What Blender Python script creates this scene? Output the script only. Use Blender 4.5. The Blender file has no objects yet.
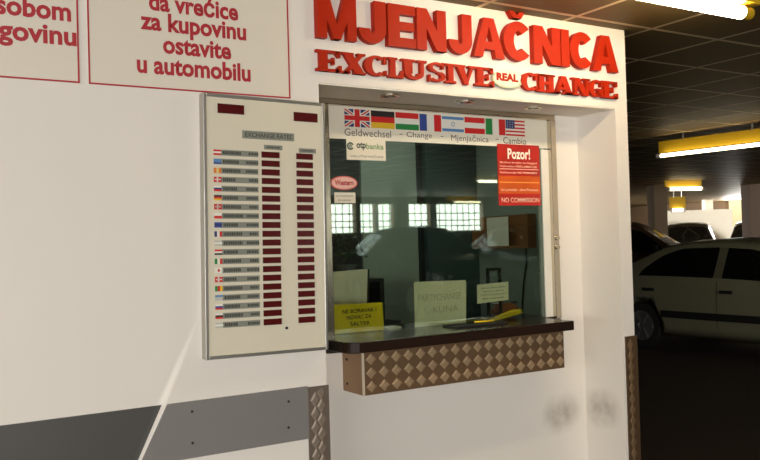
import bpy, bmesh, math, random
from mathutils import Vector, Matrix
random.seed(7)
sc = bpy.context.scene
col = sc.collection

# ------------------------------------------------------------------ camera
F = 820.0
CAM = Vector((0.0, -3.3, 1.6))
yaw, pitch, roll = (0.549689, 0.015878, 0.029047)
def cam_axes():
    fwd = Vector((math.sin(yaw)*math.cos(pitch), math.cos(yaw)*math.cos(pitch), math.sin(pitch)))
    right = Vector((math.cos(yaw), -math.sin(yaw), 0))
    down = fwd.cross(right)
    r = math.cos(roll)*right + math.sin(roll)*down
    d = -math.sin(roll)*right + math.cos(roll)*down
    return r, d, fwd
AR, AD, AF = cam_axes()
cd = bpy.data.cameras.new('camera')
cam = bpy.data.objects.new('camera', cd); col.objects.link(cam)
cd.sensor_width = 36; cd.lens = F*36/760; cd.clip_start = 0.05; cd.clip_end = 200
M3 = Matrix((AR, -AD, -AF)).transposed()
cam.matrix_world = Matrix.Translation(CAM) @ M3.to_4x4()
sc.camera = cam
def ray(px, py): return (px-380)/F*AR + (py-230)/F*AD + AF
def P(px, py, Y=0.0):
    d = ray(px, py); return CAM + d*((Y-CAM.y)/d.y)
def PZ(px, py, Z):
    d = ray(px, py); return CAM + d*((Z-CAM.z)/d.z)
def PX(px, py, X):
    d = ray(px, py); return CAM + d*((X-CAM.x)/d.x)

# ------------------------------------------------------------------ materials
def lin(c):
    c /= 255.0
    return c/12.92 if c <= .04045 else ((c+.055)/1.055)**2.4
def rgb(r, g, b): return (lin(r), lin(g), lin(b), 1)
def mat(name, c, rough=.5, metal=0., noise=0., nscale=6., bump=0., bscale=60., emit=None, estr=0., spec=.5):
    m = bpy.data.materials.new(name); m.use_nodes = True
    nt = m.node_tree; b = nt.nodes['Principled BSDF']
    b.inputs['Base Color'].default_value = c
    b.inputs['Roughness'].default_value = rough
    b.inputs['Metallic'].default_value = metal
    b.inputs['Specular IOR Level'].default_value = spec
    if noise or bump:
        tc = nt.nodes.new('ShaderNodeTexCoord')
    if noise:
        n = nt.nodes.new('ShaderNodeTexNoise'); n.inputs['Scale'].default_value = nscale; n.inputs['Detail'].default_value = 4
        nt.links.new(tc.outputs['Object'], n.inputs['Vector'])
        mx = nt.nodes.new('ShaderNodeMix'); mx.data_type = 'RGBA'
        mx.inputs[6].default_value = tuple(v*(1-noise) for v in c[:3])+(1,)
        mx.inputs[7].default_value = tuple(min(1, v*(1+noise)) for v in c[:3])+(1,)
        nt.links.new(n.outputs['Fac'], mx.inputs[0]); nt.links.new(mx.outputs[2], b.inputs['Base Color'])
    if bump:
        n2 = nt.nodes.new('ShaderNodeTexNoise'); n2.inputs['Scale'].default_value = bscale
        nt.links.new(tc.outputs['Object'], n2.inputs['Vector'])
        bp = nt.nodes.new('ShaderNodeBump'); bp.inputs['Strength'].default_value = bump; bp.inputs['Distance'].default_value = .01
        nt.links.new(n2.outputs['Fac'], bp.inputs['Height']); nt.links.new(bp.outputs['Normal'], b.inputs['Normal'])
    if emit:
        b.inputs['Emission Color'].default_value = emit; b.inputs['Emission Strength'].default_value = estr
    return m

WALL = mat('painted_plaster', rgb(226, 219, 209), .55, noise=.02, nscale=2.5, bump=.04, bscale=25)
WALLD = mat('garage_paint', rgb(128, 102, 74), .7, noise=.08, nscale=1.2)
WHITEP = mat('white_paint', rgb(228, 222, 210), .6, noise=.03)
FLOORM = mat('dark_asphalt', rgb(52, 37, 30), .75, noise=.15, nscale=3, bump=.1, bscale=80)
SOFF = mat('soffit_board', rgb(236, 230, 218), .6, noise=.02)
RED = mat('red_acrylic', rgb(172, 36, 4), .5, noise=.04, nscale=9, spec=.15)
REDI = mat('red_ink', rgb(172, 30, 42), .5)
REDS = mat('red_sheet', rgb(182, 36, 24), .3, noise=.06, nscale=20)
SHEET = mat('sign_sheet', rgb(222, 213, 196), .4, noise=.02, nscale=3)
BOARD = mat('board_enamel', rgb(214, 206, 184), .4, noise=.015, nscale=4)
ALU = mat('brushed_aluminium', rgb(176, 172, 164), .35, metal=.9, noise=.06, nscale=30)
STEEL = mat('polished_steel', rgb(200, 190, 170), .22, metal=1., noise=.06, nscale=12)
LED = mat('dark_red_display', rgb(80, 12, 14), .25)
PLATE = mat('grey_name_plate', rgb(128, 130, 118), .5, noise=.06, nscale=40)
DKINK = mat('dark_grey_ink', rgb(62, 64, 58), .6)
BLACK = mat('black_plastic', rgb(20, 20, 20), .45)
GRAN = mat('dark_brown_granite', rgb(40, 27, 21), .2, noise=.3, nscale=90, spec=.28)
CHECK0 = mat('chequer_plate', rgb(112, 86, 60), .5, metal=.4, noise=.12, nscale=14)
CHECK = [CHECK0, mat('worn_chequer_stud', rgb(162, 136, 104), .5, metal=.3, noise=.1, nscale=20)]
CHECKB = [mat('chequer_plate_grey', rgb(118, 104, 92), .5, metal=.5, noise=.12, nscale=14), mat('worn_grey_stud', rgb(136, 122, 108), .5, metal=.4, noise=.1, nscale=20)]
BANDD = mat('band_dim_side', rgb(70, 68, 64), .45, noise=.06, nscale=5)  # dim side of the wall band, its shade put into the colour
BANDG = mat('band_lit_side', rgb(124, 120, 117), .4, noise=.05, nscale=5)  # brighter side of the same band, the light put into the colour
YEL = mat('yellow_card', rgb(240, 208, 14), .5, noise=.03)
CARD = mat('cream_card', rgb(236, 228, 192), .5, noise=.03)
CREAM = mat('aged_white_paper', rgb(228, 220, 200), .5)
GREYW = mat('grey_partition', rgb(126, 134, 124), .55, noise=.04)
GREYL = mat('pale_partition', rgb(142, 150, 138), .55, noise=.04)
TEAL = mat('dark_teal_board', rgb(52, 66, 62), .5, noise=.08)
DARKI = mat('dark_interior', rgb(34, 36, 34), .7)
WOOD = mat('brown_wood', rgb(128, 84, 46), .45, noise=.15, nscale=8)
LEAF = mat('dark_leaf', rgb(58, 74, 46), .5, noise=.2, nscale=20)
REFL = mat('yellow_reflector', rgb(204, 164, 28), .5)
TUBEF = mat('lit_far_tube', rgb(255, 250, 235), .3, emit=(1, .85, .55, 1), estr=7)
TUBEN = mat('lit_near_tube', rgb(255, 250, 235), .3, emit=(1, .86, .60, 1), estr=34)
TUBE = mat('lit_tube', rgb(255, 250, 235), .3, emit=(1, .88, .62, 1), estr=14)
TYRE = mat('tyre_rubber', rgb(22, 21, 20), .8)
HUB = mat('wheel_alloy', rgb(150, 150, 150), .35, metal=.8)
AUTOG = mat('car_window_glass', rgb(14, 15, 15), .06)
TRIMB = mat('car_trim_plastic', rgb(26, 26, 26), .5)
PAINT = mat('car_paint_grey_green', rgb(134, 132, 106), .28, metal=.3, noise=.02)
PAINTD = mat('car_paint_black', rgb(26, 22, 22), .2, metal=.2)
PAINTB = mat('car_paint_brown', rgb(84, 64, 50), .3, metal=.3)
LAMPR = mat('tail_lamp_red', rgb(120, 14, 12), .2)
LAMPC = mat('head_lamp_clear', rgb(190, 190, 190), .1)
COLM = {k: mat('print_'+k, rgb(*v), .45) for k, v in dict(
    white=(226, 222, 210), red=(200, 34, 32), blue=(52, 70, 140), sky=(84, 128, 176), black=(34, 30, 30),
    gold=(226, 180, 40), green=(36, 130, 62), navy=(40, 52, 104), orange=(214, 120, 50), pale=(186, 186, 176), yel=(214, 190, 120)).items()}

def stained(name, spots):
    m = WALL.copy(); m.name = name; nt = m.node_tree; b = nt.nodes['Principled BSDF']; L = nt.links.new
    src = b.inputs['Base Color'].links[0].from_socket
    geo = nt.nodes.new('ShaderNodeNewGeometry'); last = None
    nz = nt.nodes.new('ShaderNodeTexNoise'); nz.inputs['Scale'].default_value = 14; L(geo.outputs['Position'], nz.inputs['Vector'])
    for c in spots:
        d = nt.nodes.new('ShaderNodeVectorMath'); d.operation = 'DISTANCE'; d.inputs[1].default_value = c; L(geo.outputs['Position'], d.inputs[0])
        r = nt.nodes.new('ShaderNodeMapRange'); r.inputs[1].default_value = .02; r.inputs[2].default_value = .13; r.inputs[3].default_value = .8; r.inputs[4].default_value = 0; L(d.outputs['Value'], r.inputs[0])
        if last is None: last = r.outputs[0]
        else:
            mxn = nt.nodes.new('ShaderNodeMath'); mxn.operation = 'MAXIMUM'; L(last, mxn.inputs[0]); L(r.outputs[0], mxn.inputs[1]); last = mxn.outputs[0]
    mu = nt.nodes.new('ShaderNodeMath'); mu.operation = 'MULTIPLY'; L(last, mu.inputs[0]); L(nz.outputs['Fac'], mu.inputs[1])
    mx = nt.nodes.new('ShaderNodeMix'); mx.data_type = 'RGBA'; mx.inputs[7].default_value = rgb(120, 106, 88)
    L(mu.outputs[0], mx.inputs[0]); L(src, mx.inputs[6]); L(mx.outputs[2], b.inputs['Base Color']); return m
def ceiling_mat():
    m = bpy.data.materials.new('metal_ceiling_tiles'); m.use_nodes = True
    nt = m.node_tree; b = nt.nodes['Principled BSDF']; L = nt.links.new
    tc = nt.nodes.new('ShaderNodeTexCoord'); sp = nt.nodes.new('ShaderNodeSeparateXYZ'); L(tc.outputs['Object'], sp.inputs[0])
    def line(ax, off, per, w):
        a = nt.nodes.new('ShaderNodeMath'); a.operation = 'ADD'; a.inputs[1].default_value = -off+per*200+w/2; L(sp.outputs[ax], a.inputs[0])
        d = nt.nodes.new('ShaderNodeMath'); d.operation = 'MODULO'; d.inputs[1].default_value = per; L(a.outputs[0], d.inputs[0])
        c = nt.nodes.new('ShaderNodeMath'); c.operation = 'LESS_THAN'; c.inputs[1].default_value = w; L(d.outputs[0], c.inputs[0])
        return c
    l1 = line(0, 3.85, .6, .03); l2 = line(1, -.1, .61, .03)
    mxx = nt.nodes.new('ShaderNodeMath'); mxx.operation = 'MAXIMUM'; L(l1.outputs[0], mxx.inputs[0]); L(l2.outputs[0], mxx.inputs[1])
    n = nt.nodes.new('ShaderNodeTexNoise'); n.inputs['Scale'].default_value = 1.3; L(tc.outputs['Object'], n.inputs['Vector'])
    base = nt.nodes.new('ShaderNodeMix'); base.data_type = 'RGBA'
    base.inputs[6].default_value = rgb(104, 84, 48); base.inputs[7].default_value = rgb(118, 96, 56); L(n.outputs['Fac'], base.inputs[0])
    fin = nt.nodes.new('ShaderNodeMix'); fin.data_type = 'RGBA'; fin.inputs[7].default_value = rgb(226, 206, 164)
    L(mxx.outputs[0], fin.inputs[0]); L(base.outputs[2], fin.inputs[6]); L(fin.outputs[2], b.inputs['Base Color'])
    b.inputs['Roughness'].default_value = .55; b.inputs['Metallic'].default_value = .1; b.inputs['Specular IOR Level'].default_value = .25
    bp = nt.nodes.new('ShaderNodeBump'); bp.inputs['Strength'].default_value = .25; bp.inputs['Distance'].default_value = .02
    L(n.outputs['Fac'], bp.inputs['Height']); L(bp.outputs['Normal'], b.inputs['Normal'])
    return m
CEIL = ceiling_mat()

def glass_mat():
    m = bpy.data.materials.new('tinted_window_glass'); m.use_nodes = True
    nt = m.node_tree; nt.nodes.remove(nt.nodes['Principled BSDF']); out = nt.nodes['Material Output']
    t = nt.nodes.new('ShaderNodeBsdfTransparent'); t.inputs[0].default_value = (.80, .85, .80, 1)
    g = nt.nodes.new('ShaderNodeBsdfGlossy'); g.inputs['Roughness'].default_value = .018; g.inputs[0].default_value = (.9, 1, .92, 1)
    mx = nt.nodes.new('ShaderNodeMixShader'); mx.inputs[0].default_value = .13
    nt.links.new(t.outputs[0], mx.inputs[1]); nt.links.new(g.outputs[0], mx.inputs[2]); nt.links.new(mx.outputs[0], out.inputs[0])
    return m
GLASS = glass_mat()

# ------------------------------------------------------------------ helpers
def bx(bm, x0, x1, y0, y1, z0, z1):
    v = [bm.verts.new((x, y, z)) for x in (x0, x1) for y in (y0, y1) for z in (z0, z1)]
    for f in ((0, 1, 3, 2), (4, 6, 7, 5), (0, 4, 5, 1), (2, 3, 7, 6), (0, 2, 6, 4), (1, 5, 7, 3)):
        bm.faces.new([v[i] for i in f])
def prism(bm, pts, y0, y1):            # outline in XZ, extruded along Y
    a = [bm.verts.new((x, y0, z)) for x, z in pts]; b = [bm.verts.new((x, y1, z)) for x, z in pts]
    n = len(pts); bm.faces.new(a); bm.faces.new(b[::-1])
    for i in range(n): bm.faces.new((a[i], b[i], b[(i+1) % n], a[(i+1) % n]))
def prismz(bm, pts, z0, z1):           # outline in XY, extruded along Z
    a = [bm.verts.new((x, y, z0)) for x, y in pts]; b = [bm.verts.new((x, y, z1)) for x, y in pts]
    n = len(pts); bm.faces.new(a); bm.faces.new(b[::-1])
    for i in range(n): bm.faces.new((a[i], b[i], b[(i+1) % n], a[(i+1) % n]))
def tube(bm, p0, p1, r, seg=10, r1=None):
    p0 = Vector(p0); p1 = Vector(p1); d = (p1-p0); L = d.length; d.normalize()
    u = d.orthogonal().normalized(); w = d.cross(u); r1 = r if r1 is None else r1
    a = [bm.verts.new(p0+r*(math.cos(t)*u+math.sin(t)*w)) for t in [2*math.pi*i/seg for i in range(seg)]]
    b = [bm.verts.new(p1+r1*(math.cos(t)*u+math.sin(t)*w)) for t in [2*math.pi*i/seg for i in range(seg)]]
    bm.faces.new(a[::-1]); bm.faces.new(b)
    for i in range(seg): bm.faces.new((a[i], a[(i+1) % seg], b[(i+1) % seg], b[i]))
def obj(name, bm, m, parent=None, smooth=False, bevel=0.):
    bmesh.ops.recalc_face_normals(bm, faces=bm.faces)
    me = bpy.data.meshes.new(name); bm.to_mesh(me); bm.free()
    o = bpy.data.objects.new(name, me); col.objects.link(o)
    for mm in (m if isinstance(m, (list, tuple)) else [m]): me.materials.append(mm)
    if smooth:
        for f in me.polygons: f.use_smooth = True
    if bevel:
        b = o.modifiers.new('bevel', 'BEVEL'); b.width = bevel; b.segments = 2; b.limit_method = 'ANGLE'
    if parent is not None: o.parent = parent
    return o
def box(name, x0, x1, y0, y1, z0, z1, m, parent=None, bevel=0.):
    bm = bmesh.new(); bx(bm, x0, x1, y0, y1, z0, z1); return obj(name, bm, m, parent, bevel=bevel)
def tag(o, label, cat, group=None):
    o['label'] = label; o['category'] = cat
    if group: o['group'] = group
    return o
def thing(name, label, cat, loc=(0, 0, 0), group=None):
    o = bpy.data.objects.new(name, None); col.objects.link(o); o.location = loc; o.empty_display_size = .1
    return tag(o, label, cat, group)
def struct(o): o['kind'] = 'structure'; return o
def kid(o, parent):                    # parent while keeping world coordinates already in the mesh
    o.parent = parent
    o.matrix_parent_inverse = Matrix.Translation(-Vector(parent.location)) if parent.rotation_euler.z == 0 else parent.matrix_basis.inverted()
    return o
def part(name, bm, m, parent, smooth=False, bevel=0.): return kid(obj(name, bm, m, None, smooth, bevel), parent)
def pbox(name, x0, x1, y0, y1, z0, z1, m, parent, bevel=0.): return kid(box(name, x0, x1, y0, y1, z0, z1, m, None, bevel), parent)
def text_mesh(s, bold=0.):
    cu = bpy.data.curves.new('t', 'FONT'); cu.body = s; cu.offset = bold; cu.resolution_u = 3; cu.extrude = .0
    ob = bpy.data.objects.new('t', cu); col.objects.link(ob)
    dg = bpy.context.evaluated_depsgraph_get(); dg.update()
    me = bpy.data.meshes.new_from_object(ob.evaluated_get(dg)); bpy.data.objects.remove(ob); bpy.data.curves.remove(cu)
    return me
def line_text(s, px0, px1, pxm, pyb, parent, xh=.046):
    """caption with a given x height: baseline at photo height pyb"""
    me = text_mesh('x'); h = max(v.co.y for v in me.vertices); bpy.data.meshes.remove(me)
    me = text_mesh(s, .032); xs = [v.co.x for v in me.vertices]
    b = P(pxm, pyb, -.005).z; a, c = P(px0, pyb-6, -.005).x, P(px1, pyb-6, -.005).x
    for v in me.vertices: v.co = (a+(v.co.x-min(xs))*(c-a)/(max(xs)-min(xs)), -.0048, b+v.co.y*xh/h)
    me.materials.clear(); me.materials.append(REDI); me.name = 'lettering'
    o = bpy.data.objects.new('lettering', me); col.objects.link(o); return kid(o, parent)
def text(name, s, x0, x1, z0, z1, y, m, parent=None, bold=0., keep=False, depth=.0008):
    """flat lettering facing -Y fitted into x0..x1 by z0..z1 (z1 = tallest glyph)"""
    me = text_mesh(s, bold); me.name = name
    xs = [v.co.x for v in me.vertices]; ys = [v.co.y for v in me.vertices]
    sx = (x1-x0)/(max(xs)-min(xs)); sz = (z1-z0)/(max(ys)-min(ys)); mx, my = min(xs), min(ys)
    for v in me.vertices:
        x, yy = v.co.x, v.co.y
        v.co = (x0+(x-mx)*sx, y, z0+(yy-my)*sz)
    me.materials.clear(); me.materials.append(m)
    o = bpy.data.objects.new(name, me); col.objects.link(o)
    if parent is not None: kid(o, parent)
    return o

# ------------------------------------------------------------------ key dimensions
ZC = 2.797; XL = 1.717; XR = 3.633; XE = 3.731; DR = .305; ZS = 2.336; ZT = 1.125
GX0, GX1, GY0, GY1 = -7.0, 27.0, -14.4, 26.0

# ------------------------------------------------------------------ setting
struct(box('floor', GX0, GX1, GY0, GY1, -.2, 0, FLOORM))
struct(box('ceiling', GX0, GX1, GY0, GY1, ZC, ZC+.15, CEIL))
struct(box('wall_front', GX0, XL, 0, .44, 0, ZC, WALL))
bm = bmesh.new()
bx(bm, XL, XE, 0, .44, ZS, ZC)                     # sign band
struct(obj('wall_sign', bm, WALL))
bm = bmesh.new()
bx(bm, XR, XE, 0, 2.4, 0, ZS); bx(bm, XR, XE, .44, 2.4, ZS, ZC)
struct(obj('wall_right', bm, stained('stained_pier_plaster', (PX(606, 409, XR), PX(598, 408, XR)))))
bm = bmesh.new()
bx(bm, XL, XR, DR, .44, 0, 1.06); bx(bm, 3.452, XR, DR, .44, 1.06, ZS)
struct(obj('wall_recess', bm, stained('stained_plaster', (P(567, 412, DR), P(557, 415, DR)))))
struct(box('trim_1', XL, XR-.001, .004, DR-.002, ZS-.006, ZS-.0005, SOFF))
# booth interior
bm = bmesh.new(); bx(bm, XL, XR, 1.35, 1.42, 0, ZC)
struct(obj('wall_back', bm, GREYW))
struct(box('wall_left', 1.60, XL, .44, 1.35, 0, ZC, GREYW))
struct(box('wall_inner', XR-.033, XR-.001, .44, 1.35, 0, ZC-.001, GREYL))
struct(box('trim_2', XL+.001, XR-.034, .441, 1.349, 2.45, 2.5, DARKI))

# garage boundary walls
bm = bmesh.new()
bx(bm, GX1-.2, GX1, GY0, GY1, 0, 1.72); bx(bm, GX1-.2, GX1, GY0, 14.6, 1.72, ZC); bx(bm, GX1-.2, GX1, 15.9, GY1, 1.72, ZC)
struct(obj('wall_east', bm, WALLD))
bm = bmesh.new()
bx(bm, GX0, 8.5, GY1-.2, GY1, 0, ZC); bx(bm, 15.5, GX1-.2, GY1-.2, GY1, 0, ZC); bx(bm, 8.5, 15.5, GY1-.2, GY1, 0, .8); bx(bm, 8.5, 15.5, GY1-.2, GY1, 2.5, ZC)
struct(obj('wall_north', bm, WALLD))
bm = bmesh.new()
bx(bm, GX0, GX0+.2, GY0, -9.5, 0, ZC); bx(bm, GX0, GX0+.2, -1.2, GY1, 0, ZC); bx(bm, GX0, GX0+.2, -9.5, -1.2, 2.5, ZC); bx(bm, GX0, GX0+.2, -9.5, -1.2, 0, .5)
struct(obj('wall_west', bm, WALLD))
bm = bmesh.new()
SO0, SO1 = 1.88, 2.62
bx(bm, GX0, -5.2, GY0, GY0+.2, 0, ZC); bx(bm, -5.2, .9, GY0, GY0+.2, 0, .7); bx(bm, -5.2, .9, GY0, GY0+.2, 2.6, ZC); bx(bm, .9, 18, GY0, GY0+.2, 0, SO0); bx(bm, 23, GX1, GY0, GY0+.2, 0, SO0); bx(bm, 18, 23, GY0, GY0+.2, 0, .8); bx(bm, .9, GX1, GY0, GY0+.2, SO1, ZC)
for a, b in ((.9, 9.0), (10.40, 10.56), (11.0, 11.1), (11.56, 12.04), (12.74, 12.95), (14.55, 18.0), (23.0, GX1)):
    bx(bm, a, b, GY0, GY0+.2, SO0, SO1)
bx(bm, -5.2, .9, GY0, GY0+.2, SO0, SO1) if False else None
struct(obj('wall_south', bm, WALLD))
bm = bmesh.new()
for zz in (2.02, 2.17, 2.36): bx(bm, 8.9, 14.5, GY0+.21, GY0+.24, zz-.014, zz+.014)
for k in range(28): bx(bm, 9.0+k*.2-.011, 9.0+k*.2+.011, GY0+.241, GY0+.26, SO0-.05, SO1+.05)
tag(obj('window_grille', bm, mat('grey_green_grille', rgb(120, 128, 110), .6)), 'steel grille over the south openings, mirrored across the glass', 'grille')

# ------------------------------------------------------------------ window
w = bpy.data.objects.new('window_1', None); col.objects.link(w); w['kind'] = 'structure'
bm = bmesh.new(); bx(bm, 1.925, 3.40, .330, .338, ZT, 2.30); kid(obj('window_pane', bm, GLASS), w)
bm = bmesh.new()
bx(bm, XL+.002, 3.450, .300, .36, 2.300, ZS-.007)
bx(bm, 3.408, 3.450, .296, .36, ZT, 2.300)
bx(bm, XL+.002, 1.925, .296, .36, ZT, 2.300)
kid(obj('window_frame', bm, STEEL, bevel=.004), w)
kid(box('side_strip', 3.352, 3.407, .322, .329, ZT, 2.125, WHITEP), w)
bm = bmesh.new(); tube(bm, (3.43, .296, 1.60), (3.43, .285, 1.60), .014, 14); tube(bm, (3.43, .296, 1.545), (3.43, .285, 1.545), .014, 14)
kid(obj('lock_button', bm, STEEL, smooth=False), w)

# ------------------------------------------------------------------ wall signs on the left
def sheet_sign(name, label, x0, x1, z0, z1, lines):
    t = thing(name, label, 'sign', ((x0+x1)/2, 0, z0), 'printed notice sheets above the rate board')
    pbox('sheet', x0, x1, -.004, -.0005, z0, z1, SHEET, t)
    b = .0065; bm = bmesh.new(); y0, y1 = -.0055, -.0041
    bx(bm, x0, x0+b, y0, y1, z0, z1); bx(bm, x1-b, x1, y0, y1, z0, z1); bx(bm, x0+b, x1-b, y0, y1, z0, z0+b); bx(bm, x0+b, x1-b, y0, y1, z1-b, z1)
    part('border', bm, REDI, t)
    for l in lines: line_text(*l, t)
    return t
x0, x1 = P(88, 60).x, P(289, 60).x
sheet_sign('notice_sheet', 'white notice sheet with four red text lines and thin red border, beside the red letters', x0, x1, 2.252, 2.76,
    [('da vrećice', 149, 238, 193, 14.5), ('za kupovinu', 140.5, 246, 193, 34), ('ostavite', 163, 231, 195, 55.5), ('u automobilu', 137, 250.5, 195, 76.5)])
xb = P(79, 60).x
sheet_sign('notice_sheet', 'white notice sheet cut off by the left picture edge, reading sobom and govinu', xb-1.15, xb, 2.252, 2.76,
    [('s sobom', -24, 71, 40, 17.5), ('trgovinu', -25, 76.5, 40, 42)])

# ------------------------------------------------------------------ exchange rate board
BY = -.05
t = thing('rate_board', 'white exchange rate board with dark red displays and rows of tiny flags', 'display board', (1.42, 0, 1.145))
BX0, BX1, BZ0, BZ1 = 1.146, 1.705, 1.143, 2.238
pbox('housing', BX0, BX1, BY+.006, -.001, BZ0, BZ1, BOARD, t)
bm = bmesh.new(); fw = .010
for a in ((BX0-.004, BX0+fw, BZ0-.004, BZ1+.004), (BX1-fw, BX1+.004, BZ0-.004, BZ1+.004)): bx(bm, a[0], a[1], BY, -.0012, a[2], a[3])
for a in ((BZ0-.004, BZ0+fw), (BZ1-fw, BZ1+.004)): bx(bm, BX0+fw, BX1-fw, BY, -.0012, a[0], a[1])
part('frame', bm, ALU, t, bevel=.002)
YF = BY+.0055
def face(name, px0, px1, pyc, h, m, y0, y1, xm=None):
    a = P(px0, pyc, BY).x; c = P(px1, pyc, BY).x; z = P((px0+px1)/2, pyc, BY).z
    return pbox(name, a, c, y0, y1, z-h/2, z+h/2, m, t), a, c, z
def crop(cx, cy): return 200+cx/5.754, 85+cy/5.754
face('display', *[crop(88, 0)[0], crop(240, 0)[0]], crop(0, 136)[1], .040, LED, BY+.001, YF)
face('display', crop(528, 0)[0], crop(664, 0)[0], crop(0, 177)[1], .040, LED, BY+.001, YF)
o, a, c, z = face('title_plate', crop(233, 0)[0], crop(531, 0)[0], crop(0, 287)[1], .034, PLATE, BY+.002, YF)
text('lettering', 'EXCHANGE RATES', a+.012, c-.012, z-.010, z+.010, BY+.0015, DKINK, t, bold=.02)
def marks(a, c, z, h, n, y=BY+.0035, rnd=random):
    bm = bmesh.new()
    x = a
    while x < c-.003:
        wv = rnd.uniform(.003, .006); bx(bm, x, min(x+wv, c), y-.0006, y, z-h/2, z+h/2*rnd.choice((1, .6))); x += wv+.002
    return part('small_print', bm, DKINK, t)
for u in ((360, 465, 354), (561, 659, 370)):
    o, a, c, z = face('heading_plate', crop(u[0], 0)[0], crop(u[1], 0)[0], crop(0, u[2])[1], .020, PLATE, BY+.0035, YF)
    marks(a+.012, c-.012, z, .008, 8)
FL = [  # (direction, stripes)
 ('h', 'red white red'), ('h', 'sky sky blue'), ('v', 'orange yel orange'), ('x', 'red white'), ('h', 'white navy red'), ('h', 'black red gold'),
 ('x', 'red pale'), ('h', 'white red'), ('h', 'blue navy blue'), ('v', 'navy white red'), ('h', 'pale white pale'), ('h', 'red white black'),
 ('v', 'green white red'), ('d', 'white red'), ('x', 'red white'), ('v', 'green red gold'), ('h', 'sky pale pale'), ('h', 'white blue red'),
 ('h', 'white black red'), ('h', 'pale white pale')]
def flag(a, c, z0, z1, y, spec, parent, yb):
    d, s = spec; s = s.split(); mats = []
    for k in s:
        if COLM[k] not in mats: mats.append(COLM[k])
    bm = bmesh.new()
    def add(x0, x1, q0, q1, k, dy=0.):
        n = len(bm.faces); bx(bm, x0, x1, y-dy, yb, q0, q1); bm.faces.ensure_lookup_table()
        for f in bm.faces[n:]: f.material_index = mats.index(COLM[k])
    n = len(s)
    if d == 'h':
        for i, k in enumerate(s): add(a, c, z1-(z1-z0)*(i+1)/n, z1-(z1-z0)*i/n, k)
    elif d == 'v':
        for i, k in enumerate(s): add(a+(c-a)*i/n, a+(c-a)*(i+1)/n, z0, z1, k)
    elif d == 'x':
        add(a, c, z0, z1, s[0]); w_ = c-a; h_ = z1-z0
        add(a+w_*.36, a+w_*.56, z0+h_*.08, z1-h_*.08, s[1], .0003); add(a+w_*.1, c-w_*.1, z0+h_*.4, z0+h_*.62, s[1], .0003)
    else:
        add(a, c, z0, z1, s[0]); w_ = c-a; h_ = z1-z0
        add(a+w_*.36, a+w_*.64, z0+h_*.25, z1-h_*.25, s[1], .0003)
    return part('flag', bm, mats, parent)
ZTOP = P(216, 152.2, BY).z; ZBOT = P(215, 325.8, BY).z
for i in range(20):
    z = ZTOP+(ZBOT-ZTOP)*i/19
    xa, xf, xp, d0, d1, e0, e1 = [P(q, 240, BY).x for q in (214.2, 221.8, 258.8, 262.3, 280.2, 297.2, 313.6)]
    # perspective x positions are taken once at mid height of the board so that columns stay plumb
    pbox('name_plate', xf, xp, BY+.0035, YF, z-.012, z+.012, PLATE, t)
    r = random.uniform(.35, .55)
    flag(xa, xf-.001, z-.0112, z+.0112, BY+.0025, FL[i], t, YF)
    bm = bmesh.new()
    for (u0, u1, hh) in ((.04, r, .014), (.66 if i % 3 else .74, .96, .012)):
        x = xf+(xp-xf)*u0; xe = xf+(xp-xf)*u1
        while x < xe:
            wv = random.uniform(.004, .008); bx(bm, x, x+wv, BY+.0029, BY+.0034, z-hh/2, z+hh/2); x += wv+.0018
    part('lettering', bm, DKINK, t)
    pbox('display', d0, d1, BY+.001, YF, z-.013, z+.013, LED, t)
    pbox('display', e0, e1, BY+.001, YF, z-.013, z+.013, LED, t)
kp = P(287.5, 327, BY); bm = bmesh.new(); tube(bm, (kp.x, YF, kp.z), (kp.x, BY, kp.z), .006, 12); part('key_lock', bm, BLACK, t)
ba = math.radians(.85); t.rotation_euler = (0, ba, 0); t.location = (1.4295-.545*math.sin(ba)-.0055*math.cos(ba), 0, 1.687-.545*math.cos(ba)+.0055*math.sin(ba))   # the board hangs very slightly askew

# ------------------------------------------------------------------ raised letters
def arc(cx, cz, rx, rz, wx, wz, a0, a1, n=14):
    """ring sector polygons (unit box), rx/rz outer radii, wx/wz stroke widths"""
    out = []
    for i in range(n):
        t0 = math.radians(a0+(a1-a0)*i/n); t1 = math.radians(a0+(a1-a0)*(i+1)/n)
        out.append([(cx+rx*math.cos(t0), cz+rz*math.sin(t0)), (cx+rx*math.cos(t1), cz+rz*math.sin(t1)),
                    (cx+(rx-wx)*math.cos(t1), cz+(rz-wz)*math.sin(t1)), (cx+(rx-wx)*math.cos(t0), cz+(rz-wz)*math.sin(t0))])
    return out
def R(x0, x1, z0, z1): return [(x0, z0), (x1, z0), (x1, z1), (x0, z1)]
SANS = {
 'M': [R(0, .24, 0, 1), R(.76, 1, 0, 1), [(.0, 1), (.3, 1), (.59, 0), (.41, 0)], [(.7, 1), (1, 1), (.59, 0), (.41, 0)]],
 'J': [R(.58, 1, .32, 1)] + arc(.5, .34, .5, .34, .42, .24, 180, 360),
 'E': [R(0, .42, 0, 1), R(.42, 1, 0, .22), R(.42, .95, .4, .6), R(.42, 1, .78, 1)],
 'N': [R(0, .32, 0, 1), R(.68, 1, 0, 1), [(0, 1), (.34, 1), (1, 0), (.66, 0)]],
 'A': [[(0, 0), (.29, 0), (.56, 1), (.34, 1)], [(1, 0), (.71, 0), (.44, 1), (.66, 1)], R(.24, .76, .2, .4)],
 'C': arc(.52, .5, .52, .5, .36, .24, 42, 318, 22),
 'I': [R(0, 1, 0, 1)],
}
SANS['Č'] = [[(x, z*.80) for x, z in p] for p in SANS['C']] + [[(.5, .86), (.36, .86), (.22, 1), (.42, 1)], [(.5, .86), (.64, .86), (.78, 1), (.58, 1)], [(.36, .86), (.64, .86), (.58, .94), (.42, .94)]]
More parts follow.
